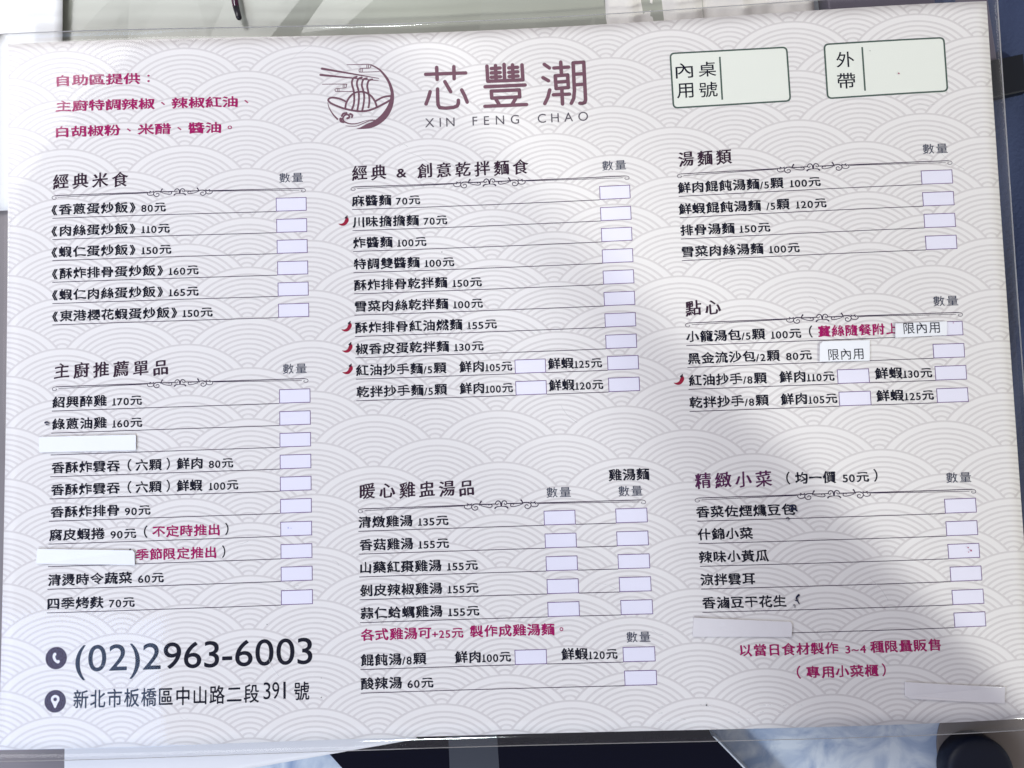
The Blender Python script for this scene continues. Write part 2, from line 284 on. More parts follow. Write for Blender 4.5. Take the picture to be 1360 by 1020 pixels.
SECTIONS = [{'title': 'rice',
  'heading': [('經典米食', -134.67, -111.67)],
  'heading_y': 59.27,
  'qty': [(-66.22, -59.08, 59.13)],
  'flourish': (-134.89, -58.28, 56.8, -106.16, -86.3),
  'rows': [{'y': 50.23, 'x': -134.72, 'segs': [('《香蔥蛋炒飯》', -135.03, -109.57), ('80元', -107.84, -100.44)], 'boxes': [-67.32]},
           {'y': 43.69, 'x': -134.7, 'segs': [('《肉絲蛋炒飯》', -135.01, -109.58), ('110元', -107.85, -99.26)], 'boxes': [-67.26]},
           {'y': 37.24, 'x': -134.68, 'segs': [('《蝦仁蛋炒飯》', -134.98, -109.59), ('150元', -107.86, -98.83)], 'boxes': [-67.2]},
           {'y': 30.66, 'x': -134.64, 'segs': [('《酥炸排骨蛋炒飯》', -134.79, -101.33), ('160元', -99.68, -90.68)], 'boxes': [-67.13]},
           {'y': 24.19, 'x': -134.6, 'segs': [('《蝦仁肉絲蛋炒飯》', -134.75, -101.34), ('165元', -99.69, -90.7)], 'boxes': [-67.07]},
           {'y': 17.73, 'x': -134.56, 'segs': [('《東港櫻花蝦蛋炒飯》', -134.63, -97.16), ('150元', -95.59, -86.54)], 'boxes': [-67.0]}]},
 {'title': 'chef',
  'heading': [('主廚推薦單品', -133.96, -99.85)],
  'heading_y': 1.64,
  'qty': [(-65.82, -58.73, 0.72)],
  'flourish': (-134.46, -58.3, -1.27, -106.18, -86.47),
  'rows': [{'y': -8.08, 'x': -134.47, 'segs': [('紹興醉雞', -134.39, -118.08), ('170元', -116.44, -107.57)], 'boxes': [-66.95]},
           {'y': -14.63, 'x': -134.56, 'segs': [('綠蔥油雞', -134.39, -118.04), ('160元', -116.4, -107.47)], 'boxes': [-66.94]}, {'y': -21.08, 'x': -134.65, 'segs': [], 'boxes': [-66.94]},
           {'y': -27.5, 'x': -134.73, 'segs': [('香酥炸雲吞', -134.38, -114.0), ('（', -111.78, -110.59), ('六顆', -109.41, -101.65), ('）', -100.32, -99.28), ('鮮肉', -97.37, -89.62), ('80元', -87.85, -80.62)], 'boxes': [-66.93]},
           {'y': -33.97,
            'x': -134.8,
            'segs': [('香酥炸雲吞', -134.43, -113.95), ('（', -111.73, -110.55), ('六顆', -109.36, -101.62), ('）', -100.29, -99.26), ('鮮蝦', -97.35, -89.62), ('100元', -87.85, -79.17)],
            'boxes': [-66.93]},
           {'y': -40.47, 'x': -134.87, 'segs': [('香酥炸排骨', -134.48, -114.11), ('90元', -112.49, -104.9)], 'boxes': [-66.92]},
           {'y': -47.1, 'x': -134.93, 'segs': [('腐皮蝦捲', -134.83, -118.25), ('90元', -116.63, -109.04), ('（', -106.84, -105.74), ('不定時推出', -104.42, -84.62, 'red'), ('）', -83.08, -82.06)], 'boxes': [-66.91]},
           {'y': -53.61, 'x': -134.98, 'segs': [('雞', -117.51, -114.35), ('（', -111.56, -110.53), ('季節限定推出', -109.21, -85.65, 'red'), ('）', -83.97, -83.02)], 'boxes': [-66.89]},
           {'y': -60.1, 'x': -135.02, 'segs': [('清燙時令蔬菜', -134.97, -110.1), ('60元', -108.42, -100.89)], 'boxes': [-66.87]},
           {'y': -66.84, 'x': -135.06, 'segs': [('四季烤麩', -134.98, -118.37), ('70元', -116.83, -109.3)], 'boxes': [-66.86]}]},
 {'title': 'noodles',
  'heading': [('經典', -44.23, -33.7), ('&', -30.64, -27.59), ('創意乾拌麵食', -24.3, 9.67)],
  'heading_y': 59.27,
  'qty': [(31.93, 39.09, 59.13)],
  'flourish': (-44.58, 39.91, 56.77, -13.48, 8.67),
  'rows': [{'y': 50.15, 'x': -44.32, 'segs': [('麻醬麵', -44.4, -32.36), ('70元', -30.99, -23.59)], 'boxes': [30.79]}, {'y': 43.63, 'x': -44.3, 'segs': [('川味擔擔麵', -44.29, -24.14), ('70元', -22.76, -15.53)], 'boxes': [30.78]},
           {'y': 37.21, 'x': -44.27, 'segs': [('炸醬麵', -44.26, -32.27), ('100元', -30.9, -22.01)], 'boxes': [30.76]},
           {'y': 30.67, 'x': -44.25, 'segs': [('特調雙醬麵', -44.15, -24.22), ('100元', -22.78, -13.76)], 'boxes': [30.74]},
           {'y': 24.23, 'x': -44.22, 'segs': [('酥炸排骨乾拌麵', -44.19, -16.06), ('150元', -14.54, -5.62)], 'boxes': [30.73]},
           {'y': 17.73, 'x': -44.19, 'segs': [('雪菜肉絲乾拌麵', -44.07, -15.93), ('100元', -14.5, -5.51)], 'boxes': [30.71]},
           {'y': 11.27, 'x': -44.16, 'segs': [('酥炸排骨紅油燃麵', -44.11, -11.89), ('155元', -10.45, -1.5)], 'boxes': [30.69]},
           {'y': 4.83, 'x': -44.13, 'segs': [('椒香皮蛋乾拌麵', -44.07, -16.05), ('130元', -14.55, -5.68)], 'boxes': [30.66]},
           {'y': -1.58, 'x': -44.1, 'segs': [('紅油抄手麵/5顆', -44.11, -16.97), ('鮮肉105元', -13.22, 2.66), ('鮮蝦125元', 13.2, 29.35)], 'boxes': [3.41, 30.91]},
           {'y': -8.04, 'x': -44.06, 'segs': [('乾拌抄手麵/5顆', -43.99, -16.92), ('鮮肉100元', -13.33, 2.67), ('鮮蝦120元', 13.25, 29.44)], 'boxes': [3.41, 30.92]}]},
 {'title': 'soup',
  'heading': [('暖心雞盅湯品', -43.57, -9.8)],
  'heading_y': -37.02,
  'qty': [(11.44, 18.57, -38.44), (32.48, 39.41, -38.73)],
  'flourish': (-44.07, 40.29, -40.32, -12.97, 9.09),
  'rows': [{'y': -46.42, 'x': -44.09, 'segs': [('清燉雞湯', -44.09, -28.1), ('135元', -26.55, -17.56)], 'boxes': [10.41, 31.34]},
           {'y': -53.02, 'x': -44.07, 'segs': [('香菇雞湯', -43.82, -28.09), ('155元', -26.62, -17.58)], 'boxes': [10.46, 31.33]},
           {'y': -59.58, 'x': -44.04, 'segs': [('山藥紅棗雞湯', -43.78, -19.95), ('155元', -18.34, -9.32)], 'boxes': [10.51, 31.4]},
           {'y': -66.11, 'x': -44.02, 'segs': [('剝皮辣椒雞湯', -43.87, -19.89), ('155元', -18.36, -9.29)], 'boxes': [10.56, 31.47]},
           {'y': -72.61, 'x': -43.99, 'segs': [('蒜仁蛤蠣雞湯', -43.9, -19.98), ('155元', -18.38, -9.26)], 'boxes': [10.53, 31.6]},
           {'y': -85.83, 'x': -44.06, 'segs': [('餛飩湯/8顆', -44.02, -24.95), ('鮮肉100元', -16.83, -0.52), ('鮮蝦120元', 13.93, 30.13)], 'boxes': [0.56, 31.64]},
           {'y': -92.41, 'x': -44.04, 'segs': [('酸辣湯', -44.04, -32.11), ('60元', -30.59, -23.07)], 'boxes': [31.77]}]},
 {'title': 'noodlesoup',
  'heading': [('湯麵類', 54.78, 70.76)],
  'heading_y': 59.19,
  'qty': [(126.65, 133.96, 59.18)],
  'flourish': (54.23, 135.05, 56.49, 83.7, 105.01),
  'rows': [{'y': 50.01, 'x': 54.41, 'segs': [('鮮肉餛飩湯麵/5顆', 54.17, 85.45), ('100元', 87.23, 96.3)], 'boxes': [125.66]},
           {'y': 43.48, 'x': 54.39, 'segs': [('鮮蝦餛飩湯麵', 54.09, 78.43), ('/5顆', 79.97, 86.86), ('120元', 88.64, 97.61)], 'boxes': [125.64]},
           {'y': 36.97, 'x': 54.37, 'segs': [('排骨湯麵', 54.34, 70.35), ('150元', 71.73, 80.82)], 'boxes': [125.62]}, {'y': 30.41, 'x': 54.34, 'segs': [('雪菜肉絲湯麵', 54.42, 78.42), ('100元', 80.04, 89.0)], 'boxes': [125.6]}]},
 {'title': 'dimsum',
  'heading': [('點心', 54.56, 65.09)],
  'heading_y': 13.79,
  'qty': [(126.69, 133.98, 13.63)],
  'flourish': (54.34, 135.06, 11.18, 83.74, 104.82),
  'rows': [{'y': 4.86, 'x': 54.35, 'segs': [('小籠湯包/5顆', 54.35, 77.51), ('100元', 79.11, 87.93), ('（', 90.17, 91.21), ('薑絲隨餐附上', 92.81, 116.03, 'red')], 'boxes': [125.61]},
           {'y': -1.65, 'x': 54.34, 'segs': [('黑金流沙包/2顆', 54.58, 81.38), ('80元', 83.14, 90.58)], 'boxes': [125.65]},
           {'y': -8.12, 'x': 54.33, 'segs': [('紅油抄手/8顆', 54.49, 77.24), ('鮮肉110元', 80.76, 96.72), ('鮮蝦130元', 108.29, 124.97)], 'boxes': [97.52, 125.78]},
           {'y': -14.65, 'x': 54.31, 'segs': [('乾拌抄手/8顆', 54.39, 77.42), ('鮮肉105元', 80.77, 97.1), ('鮮蝦125元', 108.26, 125.0)], 'boxes': [97.58, 125.81]}]},
 {'title': 'sides',
  'heading': [('精緻小菜', 54.74, 76.98), ('（', 81.02, 82.13), ('均一價', 83.55, 95.24), ('50元', 97.14, 104.72), ('）', 106.07, 107.18)],
  'heading_y': -37.14,
  'qty': [(126.88, 134.14, -37.86)],
  'flourish': (54.49, 135.29, -40.28, 83.81, 104.94),
  'rows': [{'y': -46.56, 'x': 54.88, 'segs': [('香菜佐煙燻豆包', 54.64, 83.02)], 'boxes': [125.85]}, {'y': -52.98, 'x': 54.9, 'segs': [('什錦小菜', 54.69, 70.62)], 'boxes': [125.79]},
           {'y': -59.45, 'x': 54.91, 'segs': [('辣味小黃瓜', 54.74, 74.74)], 'boxes': [125.88]}, {'y': -65.89, 'x': 54.93, 'segs': [('涼拌雲耳', 54.79, 70.41)], 'boxes': [126.05]},
           {'y': -72.45, 'x': 54.93, 'segs': [('香滷豆干花生', 54.98, 78.89)], 'boxes': [126.13]}, {'y': -78.82, 'x': 54.95, 'segs': [], 'boxes': [126.22]}]}]
CURL = [7.3344, -1.1111, 2.1163, 0.8697, -0.4901, 0.7827, -5.3913]

def curl(x, y):
    """height in mm of the gently curled sheet above its middle, at sheet position x, y (mm)"""
    x = max(-1.06, min(1.06, x / 148.5)); y = max(-1.06, min(1.06, y / 105.0)); c = CURL
    return c[0]*x*x + c[1]*x**3 + c[2]*x*x*y + c[3]*x**3*y + c[4]*y*y*x + c[5]*y*y + c[6]*x**4

PRINT_Z = 0.03      # mm above the paper
class MB:
    """collects flat shapes in sheet millimetres and lays them on the curled sheet"""
    def __init__(s, z=PRINT_Z): s.v = []; s.f = []; s.mi = []; s.z = z
    def add(s, verts, faces, mi=0, dz=0.0):
        o = len(s.v)
        for p in verts:
            z = dz + (p[2] if len(p) > 2 else 0.0)
            s.v.append((p[0], p[1], curl(p[0], p[1]) + s.z + z))
        for f in faces: s.f.append(tuple(i + o for i in f)); s.mi.append(mi)
    def poly(s, pts, mi=0, dz=0.0):
        tri = tessellate_polygon([[Vector((p[0], p[1], 0)) for p in pts]])
        s.add(pts, tri, mi, dz)
    def strip(s, pts, w0, w1=None, mi=0, dz=0.0, cap=True):
        """tapering stroke along a polyline with round ends"""
        w1 = w0 if w1 is None else w1
        n = len(pts); L = [0]
        for i in range(1, n): L.append(L[-1] + math.dist(pts[i], pts[i-1]))
        tot = L[-1] or 1
        verts = []; faces = []
        for i, p in enumerate(pts):
            a = pts[max(0, i-1)]; b = pts[min(n-1, i+1)]
            dx, dy = b[0]-a[0], b[1]-a[1]; l = math.hypot(dx, dy) or 1
            nx, ny = -dy/l, dx/l
            w = (w0 + (w1-w0)*L[i]/tot) / 2
            if 0 < i < n-1:
                d1 = ((p[0]-a[0]), (p[1]-a[1])); d2 = ((b[0]-p[0]), (b[1]-p[1]))
                c = (d1[0]*d2[0]+d1[1]*d2[1]) / ((math.hypot(*d1)*math.hypot(*d2)) or 1)
                w = w / max(0.7, math.sqrt(max(0.0, (1+c)/2)))
            verts += [(p[0]+nx*w, p[1]+ny*w), (p[0]-nx*w, p[1]-ny*w)]
        for i in range(n-1): faces.append((2*i+1, 2*i+3, 2*i+2, 2*i))
        if cap:
            for e, s2, ww in ((0, -1, w0), (n-1, 1, w1)):
                q = pts[1] if e == 0 else pts[n-2]
                a0 = math.atan2(pts[e][1]-q[1], pts[e][0]-q[0])
                base = len(verts); verts.append(tuple(pts[e]))
                K = 7
                for k in range(K+1):
                    t = a0 - math.pi/2 + math.pi*k/K
                    verts.append((pts[e][0]+math.cos(t)*ww/2, pts[e][1]+math.sin(t)*ww/2))
                for k in range(K): faces.append((base, base+1+k, base+2+k))
        s.add(verts, faces, mi, dz)
    def disc(s, c, r, mi=0, dz=0.0, n=28, ry=None):
        ry = ry or r
        v = [(c[0]+r*math.cos(2*math.pi*i/n), c[1]+ry*math.sin(2*math.pi*i/n)) for i in range(n)]
        s.add(v, [tuple(range(n))], mi, dz)
    def rect(s, x0, y0, x1, y1, mi=0, dz=0.0, step=3.0):
        n = max(1, int(abs(x1-x0)/step)); v = []; f = []
        for i in range(n+1):
            x = x0+(x1-x0)*i/n; v += [(x, y0), (x, y1)]
        for i in range(n): f.append((2*i, 2*i+2, 2*i+3, 2*i+1))
        s.add(v, f, mi, dz)
    def build(s, name, mats, parent=None):
        me = bpy.data.meshes.new(name)
        me.from_pydata([(x*MM, y*MM, z*MM) for x, y, z in s.v], [], s.f)
        for m in (mats if isinstance(mats, (list, tuple)) else [mats]): me.materials.append(m)
        me.polygons.foreach_set('material_index', s.mi)
        me.update()
        o = bpy.data.objects.new(name, me); COL.objects.link(o)
        if parent: o.parent = parent
        return o

def smooth(pts, k=2, closed=False):
    """rounds a polyline (Catmull-Rom)"""
    out = []; n = len(pts)
    rng = range(n if closed else n-1)
    for i in rng:
        g = (lambda j: pts[j % n]) if closed else (lambda j: pts[max(0, min(n-1, j))])
        p0, p1, p2, p3 = g(i-1), g(i), g(i+1), g(i+2)
        for j in range(k):
            t = j/k
            out.append(tuple(0.5*((2*p1[a]) + (-p0[a]+p2[a])*t + (2*p0[a]-5*p1[a]+4*p2[a]-p3[a])*t*t + (-p0[a]+3*p1[a]-3*p2[a]+p3[a])*t**3) for a in (0, 1)))
    if not closed: out.append(tuple(pts[-1]))
    return out

# ------------------------------------------------------------------ lettering: outlines of the built-in font, restyled
def contours(ch):
    cu = bpy.data.curves.new('glyph', 'FONT'); cu.body = ch; cu.size = 1.0
    ob = bpy.data.objects.new('glyph', cu); COL.objects.link(ob)
    dg = bpy.context.evaluated_depsgraph_get()
    cv = ob.evaluated_get(dg).to_curve(dg)
    res = []
    for sp in cv.splines:
        bp = sp.bezier_points; n = len(bp); pts = []
        for i in range(n):
            a, b = bp[i], bp[(i+1) % n]
            p0, p1, p2, p3 = a.co, a.handle_right, b.handle_left, b.co
            L = (p3-p0).length
            flat = ((p1-p0).cross(p3-p0).length + (p2-p0).cross(p3-p0).length) < 1e-4*max(L, 1e-6)
            K = max(2, min(6, int(L/0.12)+1)) if flat else 5
            for j in range(K):
                t = j/K
                q = p0*(1-t)**3 + p1*3*t*(1-t)**2 + p2*3*t*t*(1-t) + p3*t**3
                if not pts or (q.xy - Vector(pts[-1])).length > 1e-4: pts.append((q.x, q.y))
        if len(pts) > 2 and math.dist(pts[0], pts[-1]) < 1e-4: pts.pop()
        if len(pts) > 2: res.append(pts)
    ob.evaluated_get(dg).to_curve_clear()
    bpy.data.objects.remove(ob); bpy.data.curves.remove(cu)
    return res

RAW = {}; GLYPH = {}
def chaikin(pts, a=0.2):
    out = []; n = len(pts)
    for i in range(n):
        p, q = pts[i], pts[(i+1) % n]
        out.append((p[0]*(1-a)+q[0]*a, p[1]*(1-a)+q[1]*a)); out.append((p[0]*a+q[0]*(1-a), p[1]*a+q[1]*(1-a)))
    return out
def grow(pts, ox, oy, flare=0.0):
    """moves an outline outwards, by ox sideways and oy up and down (outer loops and holes run opposite ways)"""
    out = []; n = len(pts)
    for i in range(n):
        a, b, c = pts[i-1], pts[i], pts[(i+1) % n]
        d1 = (b[0]-a[0], b[1]-a[1]); d2 = (c[0]-b[0], c[1]-b[1])
        l1 = math.hypot(*d1) or 1; l2 = math.hypot(*d2) or 1
        n1 = (d1[1]/l1, -d1[0]/l1); n2 = (d2[1]/l2, -d2[0]/l2)
        nx, ny = n1[0]+n2[0], n1[1]+n2[1]; l = math.hypot(nx, ny) or 1
        k = min(1.6, 2.0/max(l, 0.4))*(1-flare+flare*3.2*min(0.62, abs(b[0]-0.5)))
        out.append((b[0]+nx/l*ox*k, b[1]+ny/l*oy*k))
    return out
def fill(loops):
    """triangles of everything the outlines wind round (strokes may overlap)"""
    if not loops: return [], []
    pts = []; ed = []
    for l in loops:
        o = len(pts); n = len(l); pts += l; ed += [(o+i, o+(i+1) % n) for i in range(n)]
    res = delaunay_2d_cdt([Vector(q) for q in pts], ed, [], 0, 1e-5)
    V = np.array([(q.x, q.y) for q in res[0]]); F = np.array([f for f in res[2] if len(f) == 3])
    A = np.array(pts)[[e[0] for e in ed]]; B = np.array(pts)[[e[1] for e in ed]]
    c = V[F].mean(1)
    up = (A[None, :, 1] <= c[:, None, 1]) & (B[None, :, 1] > c[:, None, 1])
    dn = (A[None, :, 1] > c[:, None, 1]) & (B[None, :, 1] <= c[:, None, 1])
    side = (B[None, :, 0]-A[None, :, 0])*(c[:, None, 1]-A[None, :, 1])-(c[:, None, 0]-A[None, :, 0])*(B[None, :, 1]-A[None, :, 1])
    w = (up & (side > 0)).sum(1)-(dn & (side < 0)).sum(1)
    P = V[F]
    cr = (P[:, 1, 0]-P[:, 0, 0])*(P[:, 2, 1]-P[:, 0, 1])-(P[:, 1, 1]-P[:, 0, 1])*(P[:, 2, 0]-P[:, 0, 0])
    ff = [tuple(int(i) for i in (f if k > 0 else f[::-1])) for f, k, q in zip(F, cr, w) if q != 0 and abs(k) > 1e-10]
    return [tuple(float(q) for q in v) for v in V], ff
def area2(p): return sum(p[i-1][0]*p[i][1]-p[i][0]*p[i-1][1] for i in range(len(p)))
STYLE = {   # (grow x, grow y, rounding passes, slant up, brush wave)
    'clerical': (0.036, 0.030, 1, 0.0, 1.0),
    'regular': (0.032, 0.012, 1, 0.085, 0.6),
    'thin': (0.006, 0.006, 0, 0.0, 0.0),
    'sans': (0.0, 0.0, 0, 0.0, 0.0),
    'phone': (0.004, 0.004, 1, 0.0, 0.0),
    'bold': (0.013, 0.011, 1, 0.0, 0.0),
    'heavy': (0.035, 0.02, 1, 0.0, 0.0),
    'digit': (0.022, 0.018, 1, 0.0, 0.0),
}
def glyph(ch, style):
    key = (ch, style)
    if key in GLYPH: return GLYPH[key]
    if ch not in RAW: RAW[ch] = contours(ch)
    ox, oy, rounds, slant, wave = STYLE[style]
    loops = [list(l) for l in RAW[ch]]
    if loops:
        big = max(loops, key=lambda l: abs(area2(l)))
        sgn = 1 if area2(big) > 0 else -1
        res = []
        rnd = random.Random(ord(ch[0]))
        ph = rnd.uniform(0, 6.28)
        for l in loops:
            g = grow(l, ox*sgn, oy*sgn, 0.65 if style == 'clerical' else 0.5 if style == 'regular' else 0.0)
            if wave:
                g = [(x + wave*0.010*math.sin(7*y+ph), y + wave*(0.020*math.cos(6.28*(x-.5)) - 0.010 + 0.008*math.sin(11*x+ph))) for x, y in g]
            if slant: g = [(x, y + slant*(x-0.5)) for x, y in g]
            for _ in range(rounds): g = chaikin(g)
            res.append(g)
        loops = res
    if ch == '1' and style == 'digit' and loops:      # the menu's figure one stands on a foot
        xs = [p[0] for p in loops[0]]; x1 = max(xs); xm = x1-0.075
        loops = loops+[[(xm-.17, -.018), (xm+.17, -.018), (xm+.17, .09), (xm-.17, .09)][::(1 if area2(loops[0]) > 0 else -1)]]
    vs, ff = fill(loops)
    if vs: bb = (min(v[0] for v in vs), min(v[1] for v in vs), max(v[0] for v in vs), max(v[1] for v in vs))
    else: bb = (0, 0, .3, .3)
    GLYPH[key] = (vs, ff, bb)
    return GLYPH[key]

PUNCT = '：、。'
NARROW = '（）()《》'
def is_cjk(c): return ord(c) > 0x2E80 and c not in NARROW
def lay(mb, text, x0, x1, y, h, style='clerical', dig='digit', mi=0, gap=0.10, price=True):
    """sets a run of text so that its ink fills x0..x1 (mm) with its feet at y; h = height of a character in mm"""
    items = []; pen = 0.0
    for i, c in enumerate(text):
        if c == ' ': pen += 0.35*h; continue
        if c in PUNCT:
            vs, fs, bb = glyph(c, 'bold'); s = h/0.95
            items.append((vs, fs, s*0.9, s, pen + 0.55*h - (bb[0]+bb[2])/2*s*0.9, 0.46*h - (bb[1]+bb[3])/2*s)); pen += 1.15*h
        elif is_cjk(c):
            vs, fs, bb = glyph(c, style)
            hh = h*(0.88 if c == '元' and price else 1.0)
            s = hh/0.93; sx = s*1.03
            w = (bb[2]-bb[0])*sx
            adv = 1.10*hh*(1+gap)
            items.append((vs, fs, sx, s, pen + (adv-w)/2 - bb[0]*sx, 0.085*s)); pen += adv
        elif c in NARROW:
            vs, fs, bb = glyph(c, 'heavy' if c in '《》' else dig)
            s = h/(bb[3]-bb[1])*(0.98 if c in '《》' else 1.12); w = (bb[2]-bb[0])*s
            items.append((vs, fs, s, s, pen + 0.12*h - bb[0]*s, -bb[1]*s - 0.05*h)); pen += w + 0.24*h
        else:
            vs, fs, bb = glyph(c, dig)
            s = h*0.68/0.73; sx = s*1.02; w = (bb[2]-bb[0])*sx
            items.append((vs, fs, sx, s, pen - bb[0]*sx, 0.0)); pen += w + 0.09*h
    xs0 = min(it[4]+min(v[0] for v in it[0])*it[2] for it in items)
    xs1 = max(it[4]+max(v[0] for v in it[0])*it[2] for it in items)
    k = (x1-x0)/(xs1-xs0)
    for vs, fs, sx, sy, ox, oy in items:
        mb.add([(x0+(ox+v[0]*sx-xs0)*k, y+oy+v[1]*sy) for v in vs], fs, mi)

def fit_glyph(mb, ch, x0, y0, x1, y1, style, mi=0):
    vs, fs, bb = glyph(ch, style)
    sx = (x1-x0)/(bb[2]-bb[0]); sy = (y1-y0)/(bb[3]-bb[1])
    mb.add([(x0+(v[0]-bb[0])*sx, y0+(v[1]-bb[1])*sy) for v in vs], fs, mi)

def empty(name, parent=None, loc=(0, 0, 0)):
    o = bpy.data.objects.new(name, None); COL.objects.link(o); o.location = loc
    o.empty_display_size = 0.01
    if parent: o.parent = parent
    return o
def tag(o, label, cat, group=None, kind=None):
    o['label'] = label; o['category'] = cat
    if group: o['group'] = group
    if kind: o['kind'] = kind
    return o

# ------------------------------------------------------------------ the surroundings under the menu
def grid(name, nx, ny, fn, m, parent=None, thick=0.0, flat=False):
    """a sheet of nx by ny cells placed by fn(u, v) -> (x, y, z) in mm, closed to a slab when thick > 0"""
    v = []; f = []
    for j in range(ny+1):
        for i in range(nx+1): v.append(tuple(c*MM for c in fn(i/nx, j/ny)))
    ix = lambda i, j: j*(nx+1)+i
    for j in range(ny):
        for i in range(nx): f.append((ix(i, j), ix(i+1, j), ix(i+1, j+1), ix(i, j+1)))
    if thick:
        S = len(v); v += [(x, y, z-thick*MM) for x, y, z in v]
        f += [tuple(S+k for k in reversed(q)) for q in list(f)]
        for i in range(nx):
            f.append((S+ix(i, 0), S+ix(i+1, 0), ix(i+1, 0), ix(i, 0))); f.append((ix(i, ny), ix(i+1, ny), S+ix(i+1, ny), S+ix(i, ny)))
        for j in range(ny):
            f.append((ix(0, j), ix(0, j+1), S+ix(0, j+1), S+ix(0, j))); f.append((S+ix(nx, j), S+ix(nx, j+1), ix(nx, j+1), ix(nx, j)))
    me = bpy.data.meshes.new(name); me.from_pydata(v, [], f); me.materials.append(m)
    me.polygons.foreach_set('use_smooth', [not flat]*len(f)); me.update()
    o = bpy.data.objects.new(name, me); COL.objects.link(o)
    if parent: o.parent = parent
    return o
def slab(name, pts, z0, z1, m, parent=None, bevel=0.0):
    """an outline in mm pulled up from z0 to z1, its rim softened"""
    import bmesh
    bm = bmesh.new()
    vs = [bm.verts.new((x*MM, y*MM, z0*MM)) for x, y in pts]
    fc = bm.faces.new(vs)
    if fc.normal.z > 0: fc.normal_flip()
    ex = bmesh.ops.extrude_face_region(bm, geom=[fc])
    bmesh.ops.translate(bm, vec=(0, 0, (z1-z0)*MM), verts=[g for g in ex['geom'] if isinstance(g, bmesh.types.BMVert)])
    if bevel:
        ed = [e for e in bm.edges if all(abs(v.co.z-z1*MM) < 1e-7 for v in e.verts)]
        bmesh.ops.bevel(bm, geom=ed, offset=bevel*MM, segments=3, affect='EDGES', profile=.5)
    bmesh.ops.recalc_face_normals(bm, faces=bm.faces)
    me = bpy.data.meshes.new(name); bm.to_mesh(me); bm.free(); me.materials.append(m)
    o = bpy.data.objects.new(name, me); COL.objects.link(o)
    if parent: o.parent = parent
    return o

# marbled blue table
TB = bpy.data.materials.new('blue_marble'); TB.use_nodes = True
nt = TB.node_tree; b = nt.nodes['Principled BSDF']; b.inputs['Roughness'].default_value = 0.25
tc = nt.nodes.new('ShaderNodeTexCoord')
n1 = nt.nodes.new('ShaderNodeTexNoise'); n1.inputs['Scale'].default_value = 75; n1.inputs['Detail'].default_value = 5; n1.inputs['Distortion'].default_value = 1.0
nt.links.new(tc.outputs['Object'], n1.inputs['Vector'])
cr = nt.nodes.new('ShaderNodeValToRGB')
cr.color_ramp.elements[0].position = .36; cr.color_ramp.elements[0].color = lin(150, 172, 206)
cr.color_ramp.elements[1].position = .58; cr.color_ramp.elements[1].color = lin(226, 236, 246)
nt.links.new(n1.outputs['Fac'], cr.inputs[0]); nt.links.new(cr.outputs[0], b.inputs['Base Color'])
o = slab('tabletop', [(-700, -500), (700, -500), (700, 600), (-700, 600)], -30, -12, TB)
o['kind'] = 'structure'

# glossy navy tray whose near edge shows below the menu
NAVY = mat('navy_lacquer', lin(4, 7, 26), 0.15, 0.2)
GREYREFLECT = mat('grey_reflection', lin(62, 66, 76), 0.3, 0.3)
PALE_EDGE = mat('pale_edge', lin(190, 196, 206), 0.4)
tray = empty('serving_tray'); tag(tray, 'glossy dark navy board with a grey band under the menu\'s lower edge', 'board')
TP = [(-56.5, -109.5), (-46.0, -121.0), (-30, -150), (95, -150), (56.8, -108.6), (50, -92), (-50, -92)]
slab('board', TP, -12, -4.0, NAVY, tray, .5)
slab('grey_reflection', [(-19, -149), (-4, -149), (-6, -93), (-20, -93)], -3.99, -3.9, GREYREFLECT, tray)  # reflection on the lacquer, painted as a thin grey strip
slab('board_edge', [(57.6, -108.8), (95.8, -150), (94.9, -150), (56.9, -108.6)], -11.9, -3.7, PALE_EDGE, tray)

# white paper under the lower left edge
WP = mat('white_paper', lin(232, 232, 236), 0.5, bump=.1, bump_scale=60)
def pf(u, v):
    # left edge .. tip at the right, lower rim runs down to the left
    x = -146+u*117
    top = -96; low = -107-.145*(-28-x)
    y = low+(top-low)*v
    return (x, y, -3.2 - 3.5*max(0, (0.40-u)/0.40)**1.5)
o = grid('paper_sheet', 40, 12, pf, WP, thick=.25)
tag(o, 'plain white paper sheet curving out below the menu\'s lower left edge', 'paper')

# round dark cup at the lower right
CUPM = mat('dark_cup', lin(14, 20, 38), 0.45, 0.3)
import bmesh
def lathe(name, prof, c, m, parent=None, n=64):
    v = []; f = []
    for r_, z in prof:
        for k in range(n): v.append(((c[0]+r_*math.cos(2*math.pi*k/n))*MM, (c[1]+r_*math.sin(2*math.pi*k/n))*MM, z*MM))
    for i in range(len(prof)-1):
        for k in range(n): f.append((i*n+k, i*n+(k+1) % n, (i+1)*n+(k+1) % n, (i+1)*n+k))
    f.append(tuple(reversed(range(n)))); f.append(tuple((len(prof)-1)*n+k for k in range(n)))
    me = bpy.data.meshes.new(name); me.from_pydata(v, [], f); me.materials.append(m)
    me.polygons.foreach_set('use_smooth', [True]*len(f)); me.update()
    o = bpy.data.objects.new(name, me); COL.objects.link(o)
    if parent: o.parent = parent
    return o
o = lathe('round_cap', [(9.4, -11.4), (9.8, -11), (9.8, -6.6), (9.2, -5.2), (7.5, -4.6), (.5, -4.4)], (133.5, -121.2), CUPM)
tag(o, 'dark round cap lying on a taupe disc of painted shade on the blue marbled table', 'cap')

